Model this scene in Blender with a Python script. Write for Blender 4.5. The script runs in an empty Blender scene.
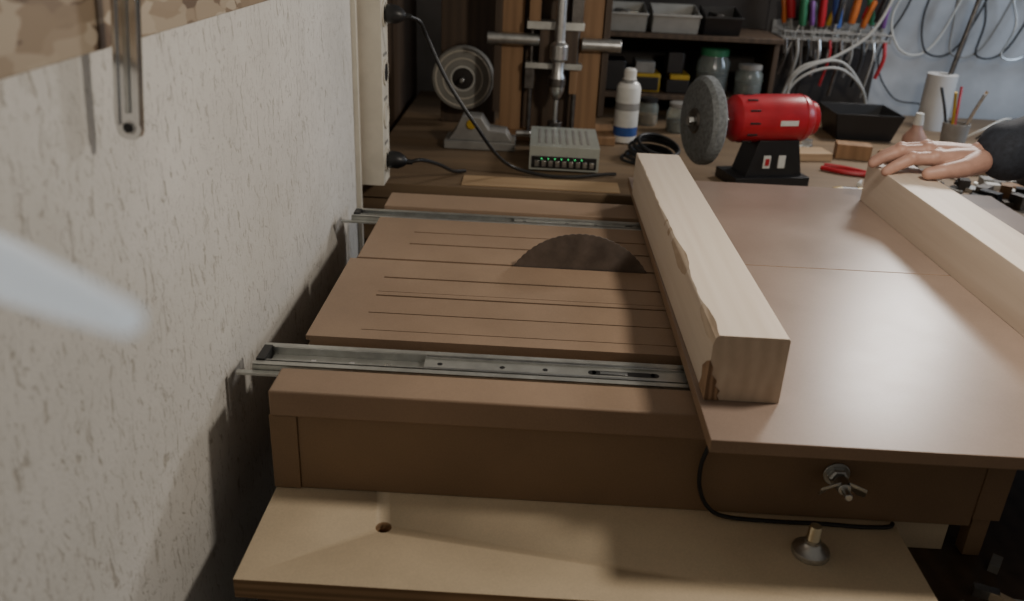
import bpy, bmesh, math, random
from mathutils import Matrix, Vector, noise as mn
random.seed(7)
V=Vector
scene=bpy.context.scene

# ------------------------------------------------------------------ materials
def base_mat(name):
    m=bpy.data.materials.new(name); m.use_nodes=True
    nt=m.node_tree; b=nt.nodes["Principled BSDF"]
    return m,nt,b
def N(nt,t,**k):
    n=nt.nodes.new(t)
    for a,v in k.items(): setattr(n,a,v)
    return n
def coords(nt,scale=(1,1,1)):
    tc=N(nt,"ShaderNodeTexCoord"); mp=N(nt,"ShaderNodeMapping")
    mp.inputs["Scale"].default_value=scale
    nt.links.new(tc.outputs["Object"],mp.inputs["Vector"]); return mp.outputs[0]
def ramp(nt,fac,stops):
    r=N(nt,"ShaderNodeValToRGB")
    while len(r.color_ramp.elements)<len(stops): r.color_ramp.elements.new(.5)
    for e,(p,c) in zip(r.color_ramp.elements,stops):
        e.position=p; e.color=(*c,1)
    nt.links.new(fac,r.inputs[0]); return r.outputs[0]
def noise(nt,vec,scale,detail=4,rough=.55):
    n=N(nt,"ShaderNodeTexNoise"); n.inputs["Scale"].default_value=scale
    n.inputs["Detail"].default_value=detail; n.inputs["Roughness"].default_value=rough
    nt.links.new(vec,n.inputs["Vector"]); return n.outputs["Fac"]
def bump(nt,b,h,strength,dist=.002):
    bp=N(nt,"ShaderNodeBump"); bp.inputs["Strength"].default_value=strength; bp.inputs["Distance"].default_value=dist
    nt.links.new(h,bp.inputs["Height"]); nt.links.new(bp.outputs[0],b.inputs["Normal"])
def plain(name,c,rough=.5,metal=0,var=.15,scale=30,bmp=0.0,trans=0,ior=1.45,emit=None,es=0,alpha=1):
    m,nt,b=base_mat(name)
    v=coords(nt); f=noise(nt,v,scale)
    lo=tuple(x*(1-var) for x in c); hi=tuple(min(1,x*(1+var)) for x in c)
    nt.links.new(ramp(nt,f,[(.3,lo),(.7,hi)]),b.inputs["Base Color"])
    b.inputs["Roughness"].default_value=rough; b.inputs["Metallic"].default_value=metal
    b.inputs["Alpha"].default_value=alpha
    if trans: b.inputs["Transmission Weight"].default_value=trans; b.inputs["IOR"].default_value=ior
    if bmp: bump(nt,b,f,bmp)
    if emit: b.inputs["Emission Color"].default_value=(*emit,1); b.inputs["Emission Strength"].default_value=es
    return m
def wood(name,c1,c2,axis='y',scale=14,rough=.6,stretch=14,bmp=.15,wv=.45):
    m,nt,b=base_mat(name)
    s=[scale*1.0]*3; s['xyz'.index(axis)]=scale/stretch
    v=coords(nt,tuple(s))
    f1=noise(nt,v,1.5,6,.6)
    w=N(nt,"ShaderNodeTexWave",wave_type='BANDS'); w.bands_direction='X' if axis!='x' else 'Z'
    w.inputs["Scale"].default_value=.55; w.inputs["Distortion"].default_value=5; w.inputs["Detail"].default_value=3
    nt.links.new(v,w.inputs["Vector"])
    mx=N(nt,"ShaderNodeMath",operation='MULTIPLY_ADD'); mx.inputs[1].default_value=wv
    nt.links.new(w.outputs["Fac"],mx.inputs[0]); 
    m2=N(nt,"ShaderNodeMath",operation='MULTIPLY'); m2.inputs[1].default_value=1.05-wv
    nt.links.new(f1,m2.inputs[0]); nt.links.new(m2.outputs[0],mx.inputs[2])
    nt.links.new(ramp(nt,mx.outputs[0],[(.2,c1),(.75,c2)]),b.inputs["Base Color"])
    b.inputs["Roughness"].default_value=rough
    bump(nt,b,mx.outputs[0],bmp,.001)
    return m
def mdf(name,c,rough=.45,spec=.5):
    m,nt,b=base_mat(name)
    v=coords(nt); big=noise(nt,v,5,5,.6); fine=noise(nt,v,450,2)
    mul=N(nt,"ShaderNodeMath",operation='MULTIPLY_ADD'); mul.inputs[1].default_value=.3
    nt.links.new(fine,mul.inputs[0]); 
    h=N(nt,"ShaderNodeMath",operation='MULTIPLY'); h.inputs[1].default_value=.7
    nt.links.new(big,h.inputs[0]); nt.links.new(h.outputs[0],mul.inputs[2])
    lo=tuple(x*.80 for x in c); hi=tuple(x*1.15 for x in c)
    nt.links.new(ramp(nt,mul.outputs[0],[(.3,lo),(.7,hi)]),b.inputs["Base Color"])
    r=N(nt,"ShaderNodeMapRange"); r.inputs["To Min"].default_value=rough-.07; r.inputs["To Max"].default_value=rough+.1
    nt.links.new(big,r.inputs["Value"]); nt.links.new(r.outputs[0],b.inputs["Roughness"])
    b.inputs["Specular IOR Level"].default_value=spec
    bump(nt,b,fine,.05,.0005)
    return m
def plaster(name):
    m,nt,b=base_mat(name)
    v2=coords(nt); big=noise(nt,v2,3.5,5,.6); grit=noise(nt,v2,300,3)
    wz=N(nt,"ShaderNodeTexNoise"); wz.inputs["Scale"].default_value=22; wz.inputs["Detail"].default_value=3
    nt.links.new(v2,wz.inputs["Vector"])
    def strokes(sc,lo,hi):
        v=coords(nt,(1,1,.26))
        ad=N(nt,"ShaderNodeVectorMath",operation='MULTIPLY_ADD'); ad.inputs[1].default_value=(.035,.035,.035)
        nt.links.new(wz.outputs["Color"],ad.inputs[0]); nt.links.new(v,ad.inputs[2])
        f=noise(nt,ad.outputs[0],sc,4,.6)
        p=N(nt,"ShaderNodeMapRange"); p.inputs["From Min"].default_value=lo; p.inputs["From Max"].default_value=hi
        nt.links.new(f,p.inputs["Value"]); return p.outputs[0]
    s1=strokes(120,.30,.42); s2=strokes(230,.26,.42)
    pit=N(nt,"ShaderNodeMath",operation='MINIMUM'); nt.links.new(s1,pit.inputs[0]); nt.links.new(s2,pit.inputs[1])
    mixc=N(nt,"ShaderNodeMix",data_type='RGBA')
    nt.links.new(pit.outputs[0],mixc.inputs["Factor"])
    mixc.inputs["A"].default_value=(.42,.395,.35,1)
    nt.links.new(ramp(nt,big,[(.3,(.57,.555,.515)),(.7,(.69,.675,.64))]),mixc.inputs["B"])
    nt.links.new(mixc.outputs["Result"],b.inputs["Base Color"])
    b.inputs["Roughness"].default_value=.9
    a=N(nt,"ShaderNodeMath",operation='MULTIPLY_ADD'); a.inputs[1].default_value=.5
    nt.links.new(grit,a.inputs[0]); nt.links.new(pit.outputs[0],a.inputs[2])
    bump(nt,b,a.outputs[0],.5,.0025)
    return m
def osb(name):
    m,nt,b=base_mat(name)
    v=coords(nt,(1,22,55)); 
    nz=N(nt,"ShaderNodeTexNoise"); nz.inputs["Scale"].default_value=.6; nt.links.new(v,nz.inputs["Vector"])
    ad=N(nt,"ShaderNodeVectorMath",operation='MULTIPLY_ADD'); ad.inputs[1].default_value=(2.5,2.5,2.5)
    nt.links.new(nz.outputs["Color"],ad.inputs[0]); nt.links.new(v,ad.inputs[2])
    vo=N(nt,"ShaderNodeTexVoronoi"); vo.inputs["Scale"].default_value=1.0
    nt.links.new(ad.outputs[0],vo.inputs["Vector"])
    sp=N(nt,"ShaderNodeSeparateColor"); nt.links.new(vo.outputs["Color"],sp.inputs[0])
    nt.links.new(ramp(nt,sp.outputs[0],[(0,(.12,.075,.045)),(.4,(.27,.20,.13)),(1,(.45,.38,.29))]),b.inputs["Base Color"])
    b.inputs["Roughness"].default_value=.5
    bump(nt,b,sp.outputs[1],.4,.002)
    return m

M={}
M['plaster']=plaster("bark_plaster")
M['osb']=osb("osb")
M['mdf_panel']=mdf("mdf_sheet",(.275,.205,.165),.32,.6)
M['mdf']=mdf("mdf_table",(.32,.225,.155),.5,.4)
M['mdf_edge']=mdf("mdf_edge",(.30,.20,.13),.6,.3)
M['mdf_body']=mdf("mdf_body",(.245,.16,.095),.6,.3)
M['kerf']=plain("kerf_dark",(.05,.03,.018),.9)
M['beam']=wood("pale_planed_timber",(.62,.52,.42),(.74,.65,.55),'y',30,.5,24,.06,.12)
M['endgrain']=wood("timber_endgrain",(.47,.36,.26),(.63,.51,.39),'z',34,.75,2,.3,.2)
M['bark']=wood("timber_waney_edge",(.46,.35,.25),(.66,.55,.43),'y',60,.9,4,.6)
M['bark2']=wood("timber_torn_bark",(.14,.08,.045),(.36,.23,.14),'z',80,.9,3,.6)
M['pale']=mdf("pale_laminated_board",(.62,.505,.35),.5,.4)
M['paledge']=wood("board_edge",(.16,.09,.04),(.30,.18,.09),'x',60,.7,20)
M['bench']=wood("bench_wood",(.10,.068,.040),(.21,.145,.085),'x',14,.6,14,.15,.2)
M['wooddark']=wood("dark_wood",(.04,.027,.018),(.10,.065,.04),'z',20,.6,12,.15,.2)
M['woodmid']=wood("mid_wood",(.19,.105,.05),(.33,.195,.10),'z',24,.6,12,.15,.2)
M['woodlight']=wood("light_wood",(.33,.22,.12),(.48,.34,.20),'x',24,.6,12,.15,.2)
M['steel']=plain("steel",(.55,.56,.55),.35,1,.15,60)
M['galv']=plain("zinc_steel",(.56,.57,.54),.45,.9,.2,25)
M['chrome']=plain("chrome",(.75,.75,.75),.16,1,.05)
M['darksteel']=plain("dark_steel",(.16,.15,.14),.42,1,.3,40)
M['blade']=plain("blade_steel",(.15,.125,.11),.55,.5,.3,30)
M['brass']=plain("brass",(.62,.53,.36),.3,1,.1)
M['black']=plain("black_plastic",(.015,.015,.016),.4)
M['rubber']=plain("black_cable",(.012,.012,.013),.45)
M['grey']=plain("grey_plastic",(.24,.235,.22),.5)
M['lgrey']=plain("light_grey_metal",(.42,.45,.41),.4,.3,.08)
M['white']=plain("white_plastic",(.66,.65,.61),.45,0,.05)
M['dullwhite']=plain("dull_white_plastic",(.36,.36,.34),.5,0,.1)
M['cream']=plain("cream_plastic",(.62,.58,.49),.5,0,.06)
M['tape']=plain("tape",(.25,.245,.22),.5,0,.1)
M['red']=plain("red_paint",(.40,.015,.025),.33,0,.12)
M['green']=plain("green_plastic",(.03,.17,.08),.4)
M['yellow']=plain("yellow_plastic",(.45,.30,.03),.4)
M['orange']=plain("orange_plastic",(.45,.12,.02),.4)
M['blue']=plain("blue_plastic",(.03,.08,.28),.4)
M['purple']=plain("purple_plastic",(.15,.05,.22),.4)
M['wheel']=plain("abrasive_wheel",(.17,.185,.19),.85,0,.35,120,.4)
M['led']=plain("green_led",(.05,.8,.2),.4,0,.05,30,0,0,1.45,(.1,1,.3),1.0)
M['glass']=plain("jar_glass",(.75,.85,.82),.08,0,.03,30,0,.85)
M['tubeplastic']=plain("tube_plastic_added_glow",(.80,.84,.86),.3,0,.04,30,0,.2,1.45,(.80,.88,.95),.28,.72)  # translucent tube plastic, emission added so the tube looks bright
M['skin']=plain("skin",(.46,.27,.21),.5,0,.14,35,.1)
M['nail']=plain("nail",(.56,.36,.30),.3,0,.04)
M['cloth']=plain("dark_jacket",(.020,.025,.036),.85,0,.3,120,.3)
M['jeans']=plain("jeans",(.03,.045,.09),.85,0,.3,150,.3)
M['hair']=plain("hair",(.04,.025,.015),.7,0,.3,90,.5)
M['floor']=plain("concrete",(.11,.10,.09),.8,0,.35,14,.3)
M['backwall']=plain("painted_wall",(.44,.45,.46),.85,0,.2,6,.1)
M['dark']=plain("dark_board",(.03,.025,.022),.7,0,.3,12)
M['label']=plain("paper_label",(.58,.58,.54),.6,0,.1)
M['paper']=plain("paper_roll",(.52,.52,.51),.8,0,.04)

# ------------------------------------------------------------------ mesh builder
def frame(d):
    d=d.normalized(); u=V((0,0,1)) if abs(d.z)<.9 else V((1,0,0))
    a=d.cross(u).normalized(); b=d.cross(a).normalized(); return a,b
def smoothpts(pts,n=8):
    pts=[V(p) for p in pts]
    if len(pts)<3: return pts
    P=[pts[0]*2-pts[1]]+pts+[pts[-1]*2-pts[-2]]; out=[]
    for i in range(1,len(P)-2):
        for k in range(n):
            t=k/n; a,b,c,d=P[i-1],P[i],P[i+1],P[i+2]
            out.append(.5*((2*b)+(c-a)*t+(2*a-5*b+4*c-d)*t*t+(3*b-a-3*c+d)*t**3))
    out.append(pts[-1]); return out
class B:
    def __init__(s,name): s.name=name; s.bm=bmesh.new(); s.m=[]; s.T=Matrix.Identity(4)
    def mi(s,k):
        if k not in s.m: s.m.append(k)
        return s.m.index(k)
    def v(s,p): return s.bm.verts.new(s.T@V(p))
    def f(s,vs,k):
        try:
            fa=s.bm.faces.new(vs); fa.material_index=s.mi(k); return fa
        except ValueError: return None
    def box(s,x0,x1,y0,y1,z0,z1,k,R=None,fk={}):
        c=V(((x0+x1)/2,(y0+y1)/2,(z0+z1)/2)); ps=[]
        for x in (x0,x1):
            for y in (y0,y1):
                for z in (z0,z1):
                    p=V((x,y,z))
                    if R: p=c+R@(p-c)
                    ps.append(s.v(p))
        F={'-x':(0,1,3,2),'+x':(4,6,7,5),'-y':(0,4,5,1),'+y':(2,3,7,6),'-z':(0,2,6,4),'+z':(1,5,7,3)}
        for n,i in F.items(): s.f([ps[j] for j in i],fk.get(n,k))
        return s
    def lathe(s,prof,o,axis,k,seg=28,cap=True,ks=None):
        o=V(o); d=V(axis).normalized(); a,b=frame(d); rings=[]
        for r,h in prof:
            rings.append([s.v(o+d*h+(a*math.cos(t)+b*math.sin(t))*max(r,1e-5)) for t in [2*math.pi*i/seg for i in range(seg)]])
        for j in range(len(rings)-1):
            kk=ks[j] if ks else k
            for i in range(seg):
                s.f([rings[j][i],rings[j][(i+1)%seg],rings[j+1][(i+1)%seg],rings[j+1][i]],kk)
        if cap:
            s.f(rings[0][::-1],ks[0] if ks else k); s.f(rings[-1],ks[-1] if ks else k)
        return s
    def cyl(s,p0,p1,r,k,r1=None,seg=24):
        p0,p1=V(p0),V(p1); L=(p1-p0).length
        return s.lathe([(r,0),(r if r1 is None else r1,L)],p0,p1-p0,k,seg)
    def tube(s,pts,r,k,seg=10,n=8,r1=None):
        P=smoothpts(pts,n); rings=[]; d=(P[1]-P[0]).normalized(); a,b=frame(d)
        for i,p in enumerate(P):
            d=(P[min(i+1,len(P)-1)]-P[max(i-1,0)]).normalized()
            a=(a-d*a.dot(d)).normalized(); b=d.cross(a)
            rr=r if r1 is None else r+(r1-r)*i/(len(P)-1)
            rings.append([s.v(p+(a*math.cos(t)+b*math.sin(t))*rr) for t in [2*math.pi*j/seg for j in range(seg)]])
        for j in range(len(rings)-1):
            for i in range(seg): s.f([rings[j][i],rings[j][(i+1)%seg],rings[j+1][(i+1)%seg],rings[j+1][i]],k)
        s.f(rings[0][::-1],k); s.f(rings[-1],k); return s
    def prism(s,pts,ext,k):
        A=[s.v(p) for p in pts]; Bv=[s.v(V(p)+V(ext)) for p in pts]; n=len(A)
        s.f(A[::-1],k); s.f(Bv,k)
        for i in range(n): s.f([A[i],A[(i+1)%n],Bv[(i+1)%n],Bv[i]],k)
        return s
    def ball(s,c,r,k,sc=(1,1,1),seg=16,R=None):
        mt=Matrix.Translation(V(c))@(R.to_4x4() if R else Matrix.Identity(4))@Matrix.Diagonal((*sc,1))
        res=bmesh.ops.create_uvsphere(s.bm,u_segments=seg,v_segments=seg//2+2,radius=r,matrix=s.T@mt)
        fs=set()
        for v in res['verts']:
            for f in v.link_faces: fs.add(f)
        for f in fs: f.material_index=s.mi(k)
        return s
    def torus(s,c,axis,R,r,k,seg=32,sg=10):
        c=V(c); a,b=frame(V(axis)); d=V(axis).normalized(); rings=[]
        for i in range(seg):
            t=2*math.pi*i/seg; e=a*math.cos(t)+b*math.sin(t)
            rings.append([s.v(c+e*(R+r*math.cos(q))+d*r*math.sin(q)) for q in [2*math.pi*j/sg for j in range(sg)]])
        for i in range(seg):
            for j in range(sg): s.f([rings[i][j],rings[(i+1)%seg][j],rings[(i+1)%seg][(j+1)%sg],rings[i][(j+1)%sg]],k)
        return s
    def done(s,bevel=0,parent=None,angle=35,seg=2):
        bmesh.ops.recalc_face_normals(s.bm,faces=s.bm.faces)
        me=bpy.data.meshes.new(s.name); s.bm.to_mesh(me); s.bm.free()
        for k in s.m: me.materials.append(M[k])
        for p in me.polygons: p.use_smooth=True
        me.set_sharp_from_angle(angle=math.radians(angle))
        o=bpy.data.objects.new(s.name,me); scene.collection.objects.link(o)
        if bevel:
            md=o.modifiers.new("bevel",'BEVEL'); md.width=bevel; md.segments=seg; md.limit_method='ANGLE'; md.angle_limit=math.radians(40)
        if parent: o.parent=parent
        return o
def empty(name,loc=(0,0,0)):
    e=bpy.data.objects.new(name,None); scene.collection.objects.link(e); return e
def Rz(d): return Matrix.Rotation(math.radians(d),3,'Z')
def about(c,R): return Matrix.Translation(V(c))@R.to_4x4()@Matrix.Translation(-V(c))

# ------------------------------------------------------------------ room
B("floor").box(-.42,3.2,-1.2,3.1,-.05,0,'floor').done()
B("wall_left").box(-.47,-.37,-1.2,1.722,0,2.5,'plaster').done()
B("wall_alcove").box(-.50,-.42,1.735,3.1,0,2.5,'wooddark').done()
B("wall_back").box(-.42,3.2,3.0,3.1,0,2.5,'backwall').done()
B("trim_1").box(-.45,-.360,1.723,1.737,0,2.5,'cream').done(.001)
B("osb_board").box(-.369,-.357,-.6,1.45,1.236,1.9,'osb').done(.001)

# ------------------------------------------------------------------ work bench carrying the saw
b=B("workbench")
b.box(-.29,1.05,.74,1.70,.595,.64,'wooddark')
for x in (-.27,.95):
    for y in (.76,1.60): b.box(x,x+.08,y,y+.08,0,.595,'wooddark')
b.box(-.25,1.0,.78,.80,.50,.595,'wooddark'); b.box(-.25,1.0,.78,1.64,.18,.20,'wooddark')
b.done(.002)
B("support_plank").box(-.07,.19,.668,1.2,.6405,.6645,'pale').done(.001)
B("support_plank.001").box(-.27,-.12,.72,1.5,.6405,.6645,'woodmid').done(.001)
ob=B("pale_board").box(-.297,.467,.697,1.60,.665,.69,'pale',fk={'-y':'paledge','-x':'paledge','+x':'paledge'}).done()
cut=B("c").cyl((-.152,.795,.6),(-.152,.795,.8),.0095,'paledge').done()
md=ob.modifiers.new("b",'BOOLEAN'); md.object=cut; md.solver='EXACT'
dg=bpy.context.evaluated_depsgraph_get(); me=bpy.data.meshes.new_from_object(ob.evaluated_get(dg))
ob.modifiers.clear(); ob.data=me; bpy.data.objects.remove(cut)
B("wood_offcut").box(.472,.545,.875,.97,.6405,.688,'pale').done(.001)
b=B("wood_scraps")
for i in range(34):
    x=random.uniform(.49,1.0); y=random.uniform(.75,.85); b.box(x-.014*random.random()-.004,x+.016,y-.004,y+.008*random.random()+.002,.6403,.6403+random.uniform(.002,.012),random.choice(['pale','grey','label','woodmid','grey','steel']),R=Rz(random.random()*180))
b.done()

# ------------------------------------------------------------------ table saw cabinet and slotted table
saw=empty("table_saw")
b=B("cabinet")
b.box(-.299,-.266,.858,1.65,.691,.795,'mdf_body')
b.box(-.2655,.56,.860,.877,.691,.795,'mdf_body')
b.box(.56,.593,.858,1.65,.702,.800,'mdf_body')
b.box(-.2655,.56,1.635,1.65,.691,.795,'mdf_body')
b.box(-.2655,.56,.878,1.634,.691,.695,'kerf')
b.done(.0008,saw)
B("front_rail_strip").box(-.297,.58,.856,.914,.7955,.830,'mdf',fk={'-y':'mdf_edge','-x':'mdf_edge'}).done(.0025,saw)
B("rear_rail_strip").box(-.283,.58,1.566,1.652,.7955,.830,'mdf').done(.0015,saw)
b=B("slotted_top")
b.box(-.285,.56,1.003,1.2865,.810,.8235,'mdf'); b.box(-.276,.56,1.2935,1.497,.810,.8235,'mdf')
def strips(y0,y1,ks,xs,xl):
    ys=[y0]+[k[0] for k in ks]+[y1]; hw=[0]+[k[1] for k in ks]+[0]
    for i in range(len(ys)-1):
        b.box(xs,.56,ys[i]+hw[i],ys[i+1]-hw[i+1],.8235,.830,'mdf')
    b.box(xl,xs,y0,y1,.8235,.830,'mdf')
    for k,h in ks: b.box(xs,.56,k-h-.0002,k+h+.0002,.8232,.8238,'kerf')
strips(1.003,1.2865,[(1.030,.0009),(1.085,.0014),(1.145,.0024),(1.160,.0007),(1.214,.0026)],-.222,-.290)
strips(1.2935,1.497,[(1.366,.0028),(1.425,.0022)],-.205,-.279)
b.done(0,saw)
B("rail_ledges").box(-.29,.58,.915,1.0,.7955,.812,'mdf_body').box(-.28,.58,1.50,1.564,.7955,.812,'mdf_body').done(0,saw)
b=B("saw_blade"); R=.128; cz=.763; cx=.086; n=72; pts=[]
for i in range(n):
    t=2*math.pi*i/n
    pts.append((cx+math.cos(t)*(R-.0012),1.289,cz+math.sin(t)*(R-.0012)))
    pts.append((cx+math.cos(t+.03)*R,1.289,cz+math.sin(t+.03)*R))
    pts.append((cx+math.cos(t+.06)*R,1.289,cz+math.sin(t+.06)*R))
b.prism(pts,(0,.002,0),'blade'); b.cyl((cx,1.284,cz),(cx,1.296,cz),.03,'darksteel'); b.done(0,saw)

def slide(name,y0,w,x0,x1,xin):
    b=B(name); z=.8125; y1=y0+w
    b.box(x0,x1,y0,y1,z,z+.0018,'galv')
    for y,s in ((y0,1),(y1,-1)):
        b.box(x0,x1,min(y,y+s*.0018),max(y,y+s*.0018),z,z+.0135,'galv')
        b.box(x0,x1,min(y,y+s*.009),max(y,y+s*.009),z+.012,z+.0138,'galv')
    b.box(x0+.015,x1,y0+.011,y0+.0128,z+.003,z+.0145,'steel'); b.box(x0+.015,x1,y1-.0128,y1-.011,z+.003,z+.0145,'steel')
    b.box(x0+.015,x1,y0+.013,y1-.013,z+.003,z+.0045,'galv')
    b.box(xin,x1,y0+.016,y1-.016,z+.009,z+.0115,'galv')
    b.box(xin,x1,y0+.0135,y0+.0165,z+.007,z+.0138,'steel'); b.box(xin,x1,y1-.0165,y1-.0135,z+.007,z+.0138,'steel')
    c=(y0+y1)/2
    for x in (xin+.02,xin+.10,xin+.155): b.cyl((x,c,z+.0114),(x,c,z+.0119),.0035,'black',seg=14)
    b.box(xin+.215,xin+.295,c-.0055,c+.0055,z+.0114,z+.0119,'black')
    b.cyl((xin+.215,c,z+.0114),(xin+.215,c,z+.0119),.0055,'black',seg=14); b.cyl((xin+.295,c,z+.0114),(xin+.295,c,z+.0119),.0055,'black',seg=14)
    b.box(xin+.225,xin+.26,c-.003,c+.003,z+.0119,z+.0123,'steel')
    for x in (x0+.07,x0+.12,x0+.165): b.cyl((x,c,z+.0044),(x,c,z+.0062),.004,'chrome',seg=14)
    b.box(x0+.002,x0+.013,y0+.010,y1-.010,z+.002,z+.016,'black')
    b.box(x0-.018,x0+.10,y0-.010,y0-.0015,z+.002,z+.0055,'galv')
    b.done(.0003,saw)
slide("drawer_slide",.926,.058,-.338,.575,-.125)
slide("drawer_slide.001",1.508,.046,-.335,.575,-.03)

b=B("leg"); b.box(.566,.588,.866,.886,.6415,.7015,'mdf_body'); b.done(.001,saw)
b=B("wing_nut_bolt"); x,z=.384,.757
b.cyl((x,.8595,z),(x,.857,z),.016,'steel'); b.lathe([(.012,0),(.012,.007),(.009,.009)],(x,.857,z),(0,-1,0),'steel',6)
b.cyl((x,.86,z),(x,.812,z),.0045,'steel'); b.cyl((x,.842,z),(x,.827,z),.0095,'steel',.0075)
for s in (1,-1):
    b.prism([(x+s*.004,.844,z-.003),(x+s*.020,.838,z-.014),(x+s*.027,.832,z-.013),(x+s*.027,.828,z-.004),(x+s*.005,.829,z+.005)],(0,.0,.005),'steel')
b.done(.0008,saw)
b=B("sliding_panel")
for y0,y1 in ((.774,1.2985),(1.3005,1.785)):
    b.box(.206,.98,y0,y1,.834,.850,'mdf_panel',fk={'-y':'mdf_edge','-x':'mdf_edge'})
b.done(.0008,saw)
B("panel_carriers").box(.23,.56,.935,.975,.8275,.8338,'galv').box(.23,.56,1.515,1.548,.8275,.8338,'galv').done(0,saw)

# ------------------------------------------------------------------ timber beams
def beam(name,x0,w,y0,y1,h,tilt,bite=True):
    b=B(name); z=.8505; n=110; ys=[y0+(y1-y0)*i/n for i in range(n+1)]; rings=[]; cs=[]
    for i,y in enumerate(ys):
        c=.0015
        if bite:
            t=(y-y0)/(y1-y0)
            q=max(0,mn.noise(V((y*7,1.3,0)))+.12)+.35*max(0,mn.noise(V((y*38,4.3,0))))
            c=.002+.010*q+.009*math.exp(-((t-.05)/.05)**2)+.006*math.exp(-((t-.30)/.07)**2)
        cs.append(c)
        sx=x0+tilt*(y-y0)
        rings.append([b.v((sx,y,z)),b.v((sx+w,y,z)),b.v((sx+w,y,z+h-.002)),b.v((sx+w-.002,y,z+h)),b.v((sx+c*.8,y,z+h)),b.v((sx+c*.3,y,z+h-c*.5)),b.v((sx,y,z+h-c*1.5-.001))])
    for i in range(n):
        for j in range(7):
            k='bark' if (bite and j in(4,5) and cs[i]>.006) else 'beam'
            b.f([rings[i][j],rings[i][(j+1)%7],rings[i+1][(j+1)%7],rings[i+1][j]],k)
    b.f(rings[0][::-1],'endgrain'); b.f(rings[-1],'endgrain')
    if bite:
        # strip of torn bark clinging to the lower left arris of the near end
        prof=[(.2125,.8508),(.2295,.8508),(.2262,.857),(.2285,.863),(.2225,.869),(.2235,.876),(.2165,.884),(.2170,.893),(.2125,.902)]
        b.prism([(px,y0-.0012,pz) for px,pz in prof],(0,.0011,0),'bark2')
        b.prism([(x0-.0014,y0-.0012,.8508),(x0-.0014,y0+.035,.8508),(x0-.0014,y0+.026,.866),(x0-.0014,y0+.030,.880),(x0-.0014,y0+.010,.896),(x0-.0014,y0-.0012,.902)],(.0012,0,0),'bark2')
    return b.done(0,angle=25)
beam("timber_beam",.213,.0855,.858,1.665,.083,-.012)
beam("timber_beam.001",.695,.088,.93,1.703,.080,-.026,False)

# ------------------------------------------------------------------ small things on pale board
b=B("levelling_foot"); b.lathe([(.021,0),(.022,.003),(.021,.007),(.012,.012),(.009,.016),(.009,.020),(.0065,.021)],(.346,.793,.6905),(0,0,1),'steel')
pr=[]; 
for i in range(9): pr+=[(.0066,i*.002),(.0074,i*.002+.001)]
b.lathe([(.0066,0)]+pr+[(.006,.0195)],(.346,.793,.7105),(0,0,1),'brass'); b.done()
B("power_cable").tube([(.225,.852,.79),(.219,.849,.765),(.221,.847,.735),(.234,.846,.708),(.258,.845,.6955),(.32,.844,.6935),(.37,.845,.6935),(.42,.843,.6935),(.455,.846,.6935),(.463,.852,.6945)],.0027,'rubber').done()

# ------------------------------------------------------------------ wall things
b=B("power_strip")
b.box(-.419,-.367,1.745,1.83,.80,1.64,'woodmid')
b.box(-.366,-.316,1.752,1.825,.812,1.62,'cream')
for z in (.862,.955,1.045,1.162,1.26):
    b.lathe([(.027,0),(.027,.003),(.021,.003),(.020,.001)],(-.316,1.787,z),(1,0,0),'cream')
    b.box(-.3159,-.3145,1.770,1.804,z+.034,z+.040,'grey')
b.cyl((-.3135,1.787,1.045),(-.3125,1.787,1.045),.018,'black')
b.done(.006,seg=3)
for i,z in enumerate((.862,1.162)):
    b=B("mains_plug"); b.lathe([(.017,0),(.019,.006),(.018,.022),(.012,.034),(.006,.040),(.005,.052)],(-.3115,1.787,z),(1,0,-.1),'black')
    if i==0: pth=[(-.265,1.787,z-.004),(-.240,1.80,.86),(-.210,1.86,.835),(-.185,1.92,.805),(-.16,1.96,.7955)]
    else: pth=[(-.265,1.787,z-.004),(-.246,1.81,1.145),(-.235,1.84,1.11),(-.192,1.85,1.02),(-.125,1.86,.92),(-.085,1.90,.855),(-.043,1.95,.812),(.03,1.95,.797),(.10,1.955,.796),(.172,1.985,.797),(.20,1.99,.798)]
    b.tube(pth,.0042,'rubber'); b.done()
# hanging chrome bar on a peg
b=B("chrome_bar")
b.T=Matrix.Translation((-.341,.700,1.164))@Matrix.Rotation(math.radians(-9),4,'X')@Matrix.Rotation(math.radians(2),4,'Y')
def flat(pts,y0,y1,k): b.prism([(x,y0,z) for x,z in pts],(0,y1-y0,0),k)
out=[(math.cos(math.pi+math.pi*i/14)*.0105,.0080+math.sin(math.pi+math.pi*i/14)*.008) for i in range(15)]
flat(out+[(.0105,.26),(-.0105,.26)],-.003,.003,'chrome')
b.box(-.0105,-.0070,-.0058,-.003,.012,.26,'chrome'); b.box(.0070,.0105,-.0058,-.003,.012,.26,'chrome'); b.box(-.0022,.0022,-.0052,-.003,.022,.26,'steel')
b.cyl((0,-.003,.010),(0,-.0038,.010),.0040,'black'); b.torus((0,-.0034,.010),(0,1,0),.0050,.0009,'chrome')
b.T=Matrix.Identity(4)
b.cyl((-.3568,.739,1.405),(-.325,.739,1.405),.0035,'darksteel')
b.done(.0006)
b=B("pale_plastic_tube"); A=V((-.355,.388,1.2135)); C=V((-.093,.180,1.2575)); d=C-A; L=d.length
A2=A-d.normalized()*.004
b.lathe([(.020,0),(.020,.006),(.0140,.010),(.0125,L*.5),(.0095,L*.75),(.0065,L*.9),(.0040,L)],A2,d,'tubeplastic',24); b.done()  # pale plastic tube, its brightness comes from glow added in the material

# ------------------------------------------------------------------ rear bench
b=B("rear_bench")
b.box(-.40,2.3,1.845,2.95,.755,.790,'bench'); b.box(-.40,2.3,1.85,1.875,.65,.755,'bench')
for x in (-.38,.9,2.2):
    for y in (1.88,2.85): b.box(x,x+.07,y,y+.07,0,.755,'bench')
b.done(.002)
B("lumber_offcut").box(-.16,.20,1.858,1.935,.7905,.7915+.001,'woodlight').done()

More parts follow.
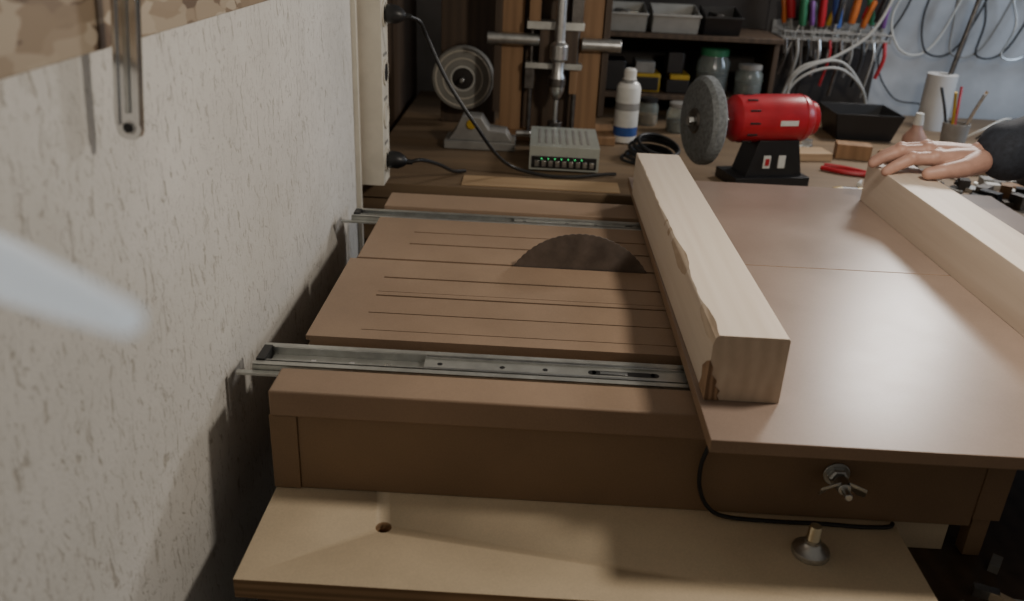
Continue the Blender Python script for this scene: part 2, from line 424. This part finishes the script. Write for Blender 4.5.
b=B("power_supply_unit"); x0,x1,y0,y1,z0=-.010,.158,2.005,2.215,.795
b.box(x0,x1,y0,y1,z0,z0+.058,'lgrey'); b.box(x0+.006,x1-.006,y0-.003,y0+.002,z0+.006,z0+.034,'black')
for i in range(9): b.box(x0+.014+i*.0165,x0+.024+i*.0165,y0-.006,y0-.002,z0+.010,z0+.024,'steel')
for i in range(7): b.cyl((x0+.03+i*.016,y0-.003,z0+.029),(x0+.03+i*.016,y0-.006,z0+.029),.0014,'led',seg=10)
for i in range(8): b.box(x0+.02+i*.017,x0+.027+i*.017,y0+.03,y1-.03,z0+.0575,z0+.0588,'grey')
for sx in (x0+.01,x1-.02): 
    for sy in (y0+.02,y1-.04): b.box(sx,sx+.01,sy,sy+.02,.7905,z0,'black')
b.done(.0015)

b=B("wooden_post"); b.box(-.28,-.12,2.50,2.53,.7905,1.5,'wooddark'); b.cyl((-.212,2.50,.925),(-.212,2.41,.925),.006,'steel'); b.done(.002)
b=B("tape_roll"); b.lathe([(.032,0),(.085,0),(.088,.004),(.088,.036),(.085,.040),(.032,.040),(.032,0)],(-.212,2.485,.925),(0,-1,0),'tape',40,False,['grey','grey','tape','grey','tape','grey'])
for r in (.056,.077): b.torus((-.212,2.445,.925),(0,1,0),r,.0020,'cream')
b.lathe([(.031,0),(.031,.034),(.022,.036)],(-.212,2.484,.925),(0,-1,0),'dark'); b.torus((-.212,2.446,.925),(0,1,0),.033,.003,'label'); b.done()
b=B("bench_vise")
b.box(-.235,-.05,2.18,2.28,.7905,.812,'grey'); b.prism([(-.225,2.19,.812),(-.06,2.19,.812),(-.075,2.19,.838),(-.12,2.19,.842),(-.14,2.19,.872),(-.19,2.19,.874),(-.205,2.19,.84)],(0,.07,0),'grey')
b.cyl((-.05,2.225,.83),(-.01,2.225,.83),.008,'steel'); b.cyl((-.165,2.185,.855),(-.165,2.27,.855),.013,'yellow'); b.cyl((-.01,2.195,.83),(-.01,2.255,.83),.004,'steel'); b.done(.002)

b=B("drill_stand"); y=2.35
b.box(-.115,.22,2.30,2.47,.7905,.812,'woodmid')
for x0,x1 in ((-.101,-.043),(.106,.166)): b.box(x0,x1,y,y+.04,.812,1.5,'woodmid')
b.box(-.12,-.10,y-.01,y+.05,.86,1.4,'wooddark'); b.box(.168,.185,y-.01,y+.05,.86,1.4,'wooddark')
b.box(-.043,.106,y+.03,y+.045,.812,1.5,'wooddark')
b.cyl((-.138,y-.02,1.056),(.0,y-.02,1.056),.016,'steel'); b.cyl((.112,y-.02,1.05),(.215,y-.02,1.05),.017,'steel')
for x in (-.02,.10): b.cyl((x,y-.015,.815),(x,y-.015,1.45),.006,'darksteel')
b.box(-.035,.115,y-.04,y+.02,.985,1.0,'galv'); b.box(-.035,.115,y-.04,y+.02,1.085,1.105,'galv')
b.box(.0,.10,y-.035,y-.005,1.0,1.085,'wooddark')
b.box(-.03,.0,y-.04,y-.005,1.105,1.18,'woodmid'); b.box(.08,.11,y-.04,y-.005,1.105,1.2,'darksteel')
b.box(-.035,-.01,y-.03,y,.93,.985,'darksteel'); b.box(.085,.105,y-.03,y,.92,.985,'woodmid')
b.lathe([(.006,0),(.006,.06),(.012,.065),(.02,.085),(.021,.12),(.016,.13),(.016,.16),(.024,.165),(.024,.2),(.014,.21),(.014,.32),(.03,.33),(.03,.6)],(.052,y-.06,.85),(0,0,1),'steel')
b.lathe([(.0205,.0),(.0225,.002),(.0225,.02),(.0205,.022)],(.052,y-.06,.945),(0,0,1),'darksteel')
b.cyl((.052,y-.06,.812),(.052,y-.06,.852),.02,'darksteel'); b.box(-.02,.12,y-.09,y-.03,.812,.822,'darksteel')
b.done(.001)

b=B("spray_can"); o=(.25,2.36,.7905)
b.lathe([(.030,0),(.033,.003),(.033,.02),(.033,.045),(.033,.09),(.033,.11),(.033,.150),(.026,.163),(.020,.168),(.020,.172),(.017,.173),(.017,.195),(.012,.2)],o,(0,0,1),'white',32,True,['steel','white','blue','label','grey','label','white','steel','steel','white','white','white','white']); b.done()

b=B("bench_grinder"); c=V((.558,2.02,.944)); b.T=about(c,Rz(14))
x=c.x; y=c.y; z=c.z
b.box(x-.10,x+.09,y-.055,y+.055,.7915,.815,'black'); b.prism([(x-.07,y-.04,.815),(x+.075,y-.04,.815),(x+.055,y-.04,.90),(x-.045,y-.04,.90)],(0,.075,0),'black')
b.box(x-.03,x-.012,y-.0435,y-.0395,.835,.865,'label'); b.box(x+.008,x+.026,y-.0435,y-.0395,.835,.865,'label'); b.box(x-.026,x-.016,y-.046,y-.043,.842,.858,'red')
b.lathe([(.030,-.115),(.046,-.11),(.054,-.10),(.056,-.02),(.056,.06),(.053,.075),(.046,.085),(.040,.088),(.040,.10),(.030,.106),(.001,.108)],c,(1,0,0),'red',36)
for i in range(12):
    t=2*math.pi*i/12; b.box(x-.085,x-.06,y+math.cos(t)*.0550-.002,y+math.cos(t)*.0550+.002,z+math.sin(t)*.0550-.002,z+math.sin(t)*.0550+.002,'black')
b.torus((x+.062,y,z),(1,0,0),.0555,.0018,'red')
b.box(x-.01,x+.035,y-.0572,y-.054,z-.006,z+.006,'label')
b.cyl((x-.20,y,z-.003),(x-.11,y,z-.003),.009,'steel')
w=(x-.178,y,z-.005)
b.lathe([(.02,-.019),(.066,-.019),(.092,-.015),(.101,-.006),(.101,.012),(.092,.019),(.04,.020)],w,(1,0,0),'wheel',44)
b.lathe([(.026,-.024),(.03,-.019)],w,(1,0,0),'darksteel'); b.lathe([(.011,-.036),(.011,-.024)],w,(1,0,0),'steel',6); b.lathe([(.03,.020),(.026,.025)],w,(1,0,0),'darksteel')
b.tube([(x+.09,y+.03,.81),(x+.12,y+.05,.80),(x+.135,y+.1,.796)],.004,'rubber')
for sx in (-.09,.07):
    for sy in (-.045,.045): b.cyl((x+sx,y+sy,.7903),(x+sx,y+sy,.7917),.01,'rubber')
b.done(.002)

b=B("cable_coil")
for i in range(6): b.torus((.29+.006*i,2.17,.797+.0068*i),(0.06*i-.1,-.05*i,1),.062-.004*(i%3),.0045,'rubber')
b.done()

b=B("storage_shelf"); 
b.box(.16,.735,2.93,2.95,.7905,1.7,'dark')
for z in (.855,1.035): b.box(.18,.73,2.66,2.93,z,z+.014,'wooddark')
b.box(.18,.195,2.66,2.93,.7905,1.6,'wooddark'); b.box(.715,.73,2.70,2.93,.7905,1.035,'wooddark'); b.box(.18,.73,2.66,2.93,1.30,1.315,'wooddark')
b.done(.001)
B("tool_board").box(.74,1.12,2.945,2.965,.7905,1.7,'dark').done(.001)
def bin_(name,x0,x1,k,z=1.0495):
    b=B(name); y0,y1=2.668,2.80; t=.003; h=.075
    b.box(x0,x1,y0+.02,y1,z,z+t,k); b.prism([(x0,y0+.02,z),(x0,y1,z),(x0,y1,z+h),(x0,y0,z+h*.72)],(t,0,0),k)
    b.prism([(x1-t,y0+.02,z),(x1-t,y1,z),(x1-t,y1,z+h),(x1-t,y0,z+h*.72)],(t,0,0),k)
    b.prism([(x0,y0+.02,z),(x1,y0+.02,z),(x1,y0,z+h*.72),(x0,y0,z+h*.72)],(0,.004,0),k)
    b.box(x0,x1,y1-t,y1,z,z+h,k); b.box(x0-.003,x1+.003,y0-.006,y0+.001,z+h*.66,z+h*.74,k)
    for i in range(9):
        xx=x0+.02+random.random()*(x1-x0-.05); b.box(xx,xx+.02,y0+.03,y1-.02,z+.02,z+.03+random.random()*.03,random.choice(['steel','darksteel','brass']),R=Rz(random.random()*8))
    b.done(.0008)
bin_("storage_bin",.205,.318,'dullwhite'); bin_("storage_bin.001",.335,.475,'dullwhite'); bin_("storage_bin.002",.49,.60,'black')
b=B("tool_cases")
b.box(.29,.38,2.70,2.80,.870,.925,'yellow'); b.box(.295,.375,2.695,2.70,.875,.915,'black'); b.box(.40,.47,2.70,2.8,.870,.91,'black'); b.box(.41,.47,2.70,2.8,.91,.925,'yellow'); b.box(.21,.27,2.7,2.8,.870,.96,'black')
b.box(.30,.36,2.70,2.8,.926,.96,'grey'); b.box(.40,.45,2.72,2.8,.926,.99,'black'); b.done(.003)
def jar(name,x,y,z,lid,r=.042,h=.10,fill='darksteel'):
    b=B(name); b.lathe([(r*.9,0),(r,.006),(r,h*.8),(r*.82,h*.93),(r*.82,h)],(x,y,z),(0,0,1),'glass')
    b.lathe([(r*.86,h*.96),(r*.88,h*.97),(r*.88,h*1.12),(r*.8,h*1.14)],(x,y,z),(0,0,1),lid)
    b.lathe([(r*.85,.004),(r*.88,.008),(r*.88,h*.45),(r*.3,h*.5)],(x,y,z),(0,0,1),fill); b.done()
jar("glass_jar",.545,2.74,.8695,'green',.05,.12); jar("glass_jar.001",.655,2.72,.8695,'grey',.042,.085)
jar("glass_jar.002",.42,2.52,.7905,'grey',.034,.075)
jar("glass_jar.003",.66,2.50,.7905,'red',.034,.08,'brass'); jar("glass_jar.004",.34,2.60,.7905,'black',.03,.07,'woodmid')
b=B("paint_tin"); b.lathe([(.038,0),(.04,.002),(.04,.004),(.038,.006),(.038,.09),(.04,.092),(.04,.096),(.034,.096),(.033,.092)],(.75,2.56,.7905),(0,0,1),'steel',28,True,['steel','steel','steel','orange','steel','steel','steel','steel']); b.done()
b=B("brush_pot"); b.lathe([(.03,0),(.036,.09),(.033,.09),(.028,.006)],(1.17,2.30+.1,.7905),(0,0,1),'grey')
for i in range(5):
    a=i*1.3; b.tube([(1.17+.01*math.cos(a),2.40+.01*math.sin(a),.80),(1.17+.035*math.cos(a),2.40+.035*math.sin(a),.90),(1.17+.06*math.cos(a),2.40+.06*math.sin(a),.97)],.004,['woodlight','red','black','yellow','steel'][i])
b.done()

b=B("tool_rack"); 
b.box(.76,1.10,2.80,2.9445,1.035,1.041,'grey'); b.box(.76,1.10,2.940,2.9448,1.0,1.08,'grey')
for yy in (2.80,2.86,2.92): b.cyl((.76,yy,1.06),(1.10,yy,1.06),.0025,'grey')
for i in range(12): b.cyl((.765+i*.03,2.80,1.035),(.765+i*.03,2.80,1.06),.002,'grey')
cols=['orange','red','black','green','purple','black','red','yellow','black','blue','darksteel','orange']
for i in range(17):
    x=.775+i*.019+random.uniform(-.008,.008); k=cols[i%12]; dx=random.uniform(-.08,.08); yy=2.83+random.random()*.05; q=random.uniform(.7,1.5)
    b.lathe([(.004,-.09*q),(.004,.02),(.009*q,.025),(.011*q,.05*q),(.009*q,.09*q),(.011*q,.12*q),(.006,.128*q)],(x,yy,1.045+random.random()*.03),(dx*4,0,1),k,12,True,['steel','steel',k,k,k,k])
for i in range(10):
    x=.77+i*.034; b.tube([(x,2.79,1.04),(x+.005,2.785,.99),(x-.008,2.79,.93-.03*(i%3))],.004+.002*(i%2),['darksteel','grey','black','steel','red'][i%5])
b.done()
b=B("white_hose")
for i in range(2):
    b.tube([(.77+.02*i,2.70,.80),(.78,2.70,.90+.02*i),(.84,2.70,.955+.02*i),(.93,2.71,.965+.02*i),(1.02,2.74,.90),(1.06,2.76,.80)],.0045,'dullwhite')
b.tube([(.75,2.72,.80),(.80,2.73,.95),(.92,2.74,1.0),(1.03,2.75,1.1),(1.10,2.76,1.35)],.005,'dullwhite')
b.done()
b=B("black_tray"); b.prism([(.87,2.50,.87),(1.07,2.50,.87),(1.05,2.52,.7905),(.89,2.52,.7905)],(0,.004,0),'black'); b.prism([(.87,2.68,.87),(1.07,2.68,.87),(1.05,2.66,.7905),(.89,2.66,.7905)],(0,-.004,0),'black')
b.prism([(.87,2.50,.87),(.87,2.68,.87),(.89,2.66,.7905),(.89,2.52,.7905)],(.004,0,0),'black'); b.prism([(1.07,2.50,.87),(1.07,2.68,.87),(1.05,2.66,.7905),(1.05,2.52,.7905)],(-.004,0,0),'black'); b.box(.89,1.05,2.52,2.66,.7905,.794,'black'); b.done(.001)
b=B("paper_towel_roll"); b.lathe([(.018,0),(.045,0),(.045,.17),(.018,.17),(.018,0)],(1.26,2.75,.7905),(0,0,1),'paper',32,False); b.cyl((1.26,2.75,.7905),(1.32,2.76,1.2),.008,'darksteel'); b.done()
b=B("glue_bottle"); b.lathe([(.028,0),(.031,.004),(.031,.065),(.014,.09),(.012,.10),(.014,.10),(.010,.13)],(1.02,2.30,.7905),(0,0,1),'label',24,True,['skin','skin','skin','skin','label','label']); b.done()
b=B("hanging_wires")
for i in range(7):
    x=1.14+.08*i; b.tube([(x+.12,2.97,1.6),(x+.05,2.96,1.25),(x+.0+.02*i,2.94,1.10),(x+.05,2.92,1.0),(x+.15,2.93,1.03),(x+.25,2.95,1.3)],.0035,['label','rubber','grey','rubber','steel'][i%5])
b.tube([(1.13,2.97,1.5),(1.2,2.96,1.2),(1.13,2.96,.98),(1.20,2.95,.85),(1.3,2.95,.83)],.003,'rubber')
b.done()
b=B("cable_pile")
for i in range(12):
    x=1.30+.035*i; b.tube([(x,2.6,.796),(x+.04,2.58,.83+.012*i),(x+.12,2.6,.86),(x+.18,2.55,.82),(x+.22,2.5,.796),(x+.1,2.42,.797),(x+.02,2.5,.80)],.003,['label','rubber','grey','steel','rubber'][i%5])
b.done()
def blocked(x,y):
    return ((x-.97)**2+(y-2.58)**2<.045 or (x-1.02)**2+(y-2.3)**2<.006 or (.36<x<.74 and 1.9<y<2.22) or (1.1<x<1.95 and y>2.32) or (x<.82 and y>2.42)
            or (.66<x<.95 and 1.86<y<2.0) or (.72<x<.95 and 2.02<y<2.2) or (.60<x<.95 and 2.2<y<2.38) or (1.08<x<1.32 and 2.15<y<2.35))
b=B("loose_hardware"); cnt=0
while cnt<210:
    x=random.uniform(.60,1.6); y=random.uniform(1.88,2.6); z=.7905; a=random.random()*180
    if blocked(x,y): continue
    cnt+=1
    k=random.choice(['steel','darksteel','darksteel','galv','label','black','black','woodmid','grey','dark'])
    q=random.random()
    if q<.45:
        d=V((math.cos(a),math.sin(a),0))*random.uniform(.015,.05); r=random.uniform(.002,.005); b.cyl((x,y,z+r*1.8),V((x,y,z+r*1.8))+d,r,k,seg=8); b.cyl((x,y,z+r*1.8),V((x,y,z+r*1.8))-d.normalized()*.004,r*1.8,k,seg=6)
    elif q<.65: b.torus((x,y,z+.003),(0,0,1),random.uniform(.007,.016),.003,k,16,6)
    else: b.box(x-.02*random.random()-.006,x+.022,y-.012,y+.012,z,z+random.uniform(.006,.04),k,R=Rz(a))
b.done(.0004)
def pliers(name,x,y,a,k):
    b=B(name); b.T=about((x,y,0),Rz(a)); z=.797
    for s in (1,-1):
        b.tube([(x+.01,y-s*.004,z),(x-.02,y+s*.012,z),(x-.07,y+s*.022,z),(x-.12,y+s*.016,z)],.006,k)
        b.prism([(x+.0,y+s*.001,z-.004),(x+.0,y+s*.013,z-.004),(x+.03,y+s*.010,z-.004),(x+.065,y+s*.001,z-.004)],(0,0,.008),'darksteel')
    b.cyl((x,y,z-.005),(x,y,z+.006),.008,'steel'); b.done(.001)
pliers("pliers",.84,1.95,15,'black'); pliers("pliers.001",.85,2.11,-30,'red')
B("screwdriver").lathe([(.012,0),(.014,.02),(.011,.06),(.012,.09),(.004,.10),(.0035,.17)],(.69,1.905,.805),(1,.2,0),'yellow',14,True,['yellow','black','yellow','black','steel']).done()
b=B("timber_offcuts"); b.box(.68,.79,2.24,2.31,.7905,.812,'woodlight',R=Rz(10)); b.box(.82,.91,2.28,2.33,.7905,.83,'woodmid',R=Rz(-10)); b.box(1.12,1.27,2.2,2.28,.7905,.82,'woodmid',R=Rz(15)); b.done(.001)

# ------------------------------------------------------------------ person
def chain(b,pts,rad,k):
    for i in range(len(pts)-1):
        p,q=V(pts[i]),V(pts[i+1]); r0,r1=rad[i],rad[i+1]
        b.cyl(p,q,r0,k,r1,16)
        b.ball(p,r0,k,seg=16)
    b.ball(pts[-1],rad[-1],k,seg=16)
def remesh(o,vox,sm=4):
    m=o.modifiers.new("r",'REMESH'); m.mode='VOXEL'; m.voxel_size=vox; m.use_smooth_shade=True
    s=o.modifiers.new("s",'SMOOTH'); s.factor=.5; s.iterations=sm
person=empty("person")
def hand(name,wr,mir=1,S=1.12,rot=0):
    Rr=Rz(rot)
    def P(x,y,z): return V(wr)+Rr@V((x*S,y*mir*S,z*S))
    b=B(name)
    loc=[(-.085,-.034,-.002),(-.092,-.011,.004),(-.088,.011,.003),(-.078,.031,-.004)]
    mcp=[P(*q) for q in loc]
    for i,m in enumerate(mcp):
        st=P(-.012,-.014+.009*i,-.002)
        chain(b,[st,st.lerp(m,.5),m],[.0175*S,.0165*S,(.0132 if i<3 else .012)*S],'skin')
    for i in range(3): chain(b,[mcp[i].lerp(V(wr),.12),mcp[i+1].lerp(V(wr),.12)],[.0125*S,.0125*S],'skin')
    chain(b,[P(.06,0,.004),P(.02,0,.002),P(-.005,0,0)],[.028*S,.025*S,.024*S],'skin')
    b_f=[(.038,.026,.020,-.004),(.043,.029,.021,-.001),(.040,.027,.020,.003),(.032,.021,.018,.007)]
    tips=[]
    for i,(q,(a,c,d,sy)) in enumerate(zip(loc,b_f)):
        q=V(q)
        p1=q+V((-a*.93,sy*.7,-.002-.001*i)); p2=p1+V((-c*.84,sy*.5,-.012)); p3=p2+V((-d*.72,sy*.2,-.011))
        r=[.0118,.0104,.0093,.0080] if i<3 else [.0106,.0092,.0082,.0072]
        r=[t*S for t in r]
        W=[P(*q),P(*p1),P(*p2),P(*p3)]
        chain(b,W,r,'skin'); b.ball(W[1]+V((0,0,.001)),r[1]*1.1,'skin'); b.ball(W[0]+V((0,0,.003)),r[0]*1.08,'skin'); tips.append((W[2],W[3],r[3]))
    t=[P(-.015,-.024,-.004),P(-.045,-.049,-.010),P(-.078,-.060,-.015),P(-.100,-.061,-.020)]
    chain(b,t,[.0195*S,.0150*S,.0120*S,.0096*S],'skin')
    o=b.done(0,person); remesh(o,.0019,5)
    b=B(name+"_nails")
    for p2,p3,r in tips+[(t[2],t[3],.0096*S)]:
        d=(p3-p2).normalized()
        q=d.to_track_quat('X','Z').to_matrix()
        b.ball(p3+V((0,0,1))*r*.72,.0062*S,'nail',(1,.85,.32),12,q)
    b.done(0,person)
hand("right_hand",(.868,1.640,.968),1,1.2,-6)
hand("left_hand",(1.10,1.12,.885),-1,1.1)
b=B("jacket"); k='cloth'; X=.06
chain(b,[(1.36+X,1.44,.93),(1.37+X,1.44,1.08),(1.36+X,1.44,1.25),(1.35+X,1.44,1.36)],[.150,.145,.160,.13],k)
for s in (1,-1): chain(b,[(1.37+X,1.44+s*.06,.93),(1.36+X,1.44+s*.07,1.1),(1.36+X,1.44+s*.09,1.3)],[.135,.125,.115],k)
chain(b,[(1.35+X,1.44,1.36),(1.345+X,1.44,1.45)],[.09,.062],k)
chain(b,[(1.35+X,1.28,1.385),(1.35+X,1.60,1.385)],[.075,.075],k)
chain(b,[(1.35+X,1.62,1.38),(1.225,1.69,1.13),(1.03,1.65,1.015),(.905,1.633,.982)],[.075,.062,.060,.056],k)
chain(b,[(1.35+X,1.26,1.38),(1.37,1.13,1.10),(1.16,1.12,.92)],[.075,.058,.042],k)
o=b.done(0,person); remesh(o,.009,3)
tx=bpy.data.textures.new("folds",'CLOUDS'); tx.noise_scale=.06
dm=o.modifiers.new("d",'DISPLACE'); dm.texture=tx; dm.strength=.014; dm.mid_level=.5; dm.texture_coords='GLOBAL'
b=B("trousers"); k='jeans'
for s in (1,-1): chain(b,[(1.38+X,1.44+s*.08,.93),(1.38+X,1.44+s*.10,.52),(1.42+X,1.44+s*.11,.10)],[.115,.078,.062],k)
chain(b,[(1.38+X,1.38,.93),(1.38+X,1.50,.93)],[.13,.13],k); o=b.done(0,person); remesh(o,.012,4)
b=B("shoes")
for s in (1,-1): chain(b,[(1.43+X,1.44+s*.11,.05),(1.30+X,1.44+s*.125,.042)],[.05,.042],'black')
o=b.done(0,person); remesh(o,.008,3)
b=B("head"); c=V((1.31+X,1.44,1.62)); k='skin'
b.ball(c,.095,k,(1.0,.82,1.15),24); b.ball(c+V((-.02,0,-.05)),.075,k,(1,.8,1.05),20)
chain(b,[(1.345+X,1.44,1.44),(1.335+X,1.44,1.56)],[.058,.056],k)
chain(b,[c+V((-.093,0,.01)),c+V((-.112,0,-.025))],[.009,.014],k)
for s in (1,-1): b.ball(c+V((.005,s*.08,-.01)),.03,k,(.7,.25,1)); b.ball(c+V((-.07,s*.035,.022)),.018,k,(.6,1,.4)); b.ball(c+V((-.083,s*.012,-.062)),.013,k,(.6,1.6,.5))
o=b.done(0,person); remesh(o,.005,3)
b=B("face_details")
for s in (1,-1): b.ball(c+V((-.084,s*.033,.004)),.011,'white'); b.ball(c+V((-.0925,s*.033,.004)),.005,'black')
b.done(0,person)
b=B("hair"); b.ball(c+V((.014,0,.024)),.1,'hair',(1.0,.86,1.08),24); b.done(0,person)

# ------------------------------------------------------------------ lights
def area(name,loc,target,power,size,col):
    l=bpy.data.lights.new(name,'AREA'); l.shape='DISK'; l.size=size; l.energy=power; l.color=col
    o=bpy.data.objects.new(name,l); o.location=loc; o.rotation_euler=(V(target)-V(loc)).to_track_quat('-Z','Y').to_euler(); scene.collection.objects.link(o); return o
l=bpy.data.lights.new("ceiling_bulb",'POINT'); l.energy=21; l.shadow_soft_size=.06; l.color=(1,.90,.77)
o=bpy.data.objects.new("ceiling_bulb",l); o.location=(.64,.98,1.54); scene.collection.objects.link(o)
area("bench_lamp",(1.25,2.6,1.65),(.6,1.3,.8),10.5,.26,(1,.94,.88))
area("window_light",(2.3,2.0,1.6),(1.5,3.0,1.1),12,.6,(.62,.78,1))
w=bpy.data.worlds.new("world"); scene.world=w; w.use_nodes=True
w.node_tree.nodes["Background"].inputs[0].default_value=(1,.90,.78,1); w.node_tree.nodes["Background"].inputs[1].default_value=.14

# ------------------------------------------------------------------ camera
cd=bpy.data.cameras.new("camera"); co=bpy.data.objects.new("camera",cd); scene.collection.objects.link(co)
cd.sensor_width=36; cd.lens=850/1024*36; cd.clip_start=.01
Rm=Matrix.Rotation(math.radians(1.0),3,'Z')@Matrix.Rotation(math.radians(90-24.3),3,'X')@Matrix.Rotation(math.radians(2.7),3,'Z')
co.matrix_world=Matrix.Translation((0,0,1.35))@Rm.to_4x4()
cd.dof.use_dof=True; cd.dof.focus_distance=1.25; cd.dof.aperture_fstop=4.0
scene.camera=co
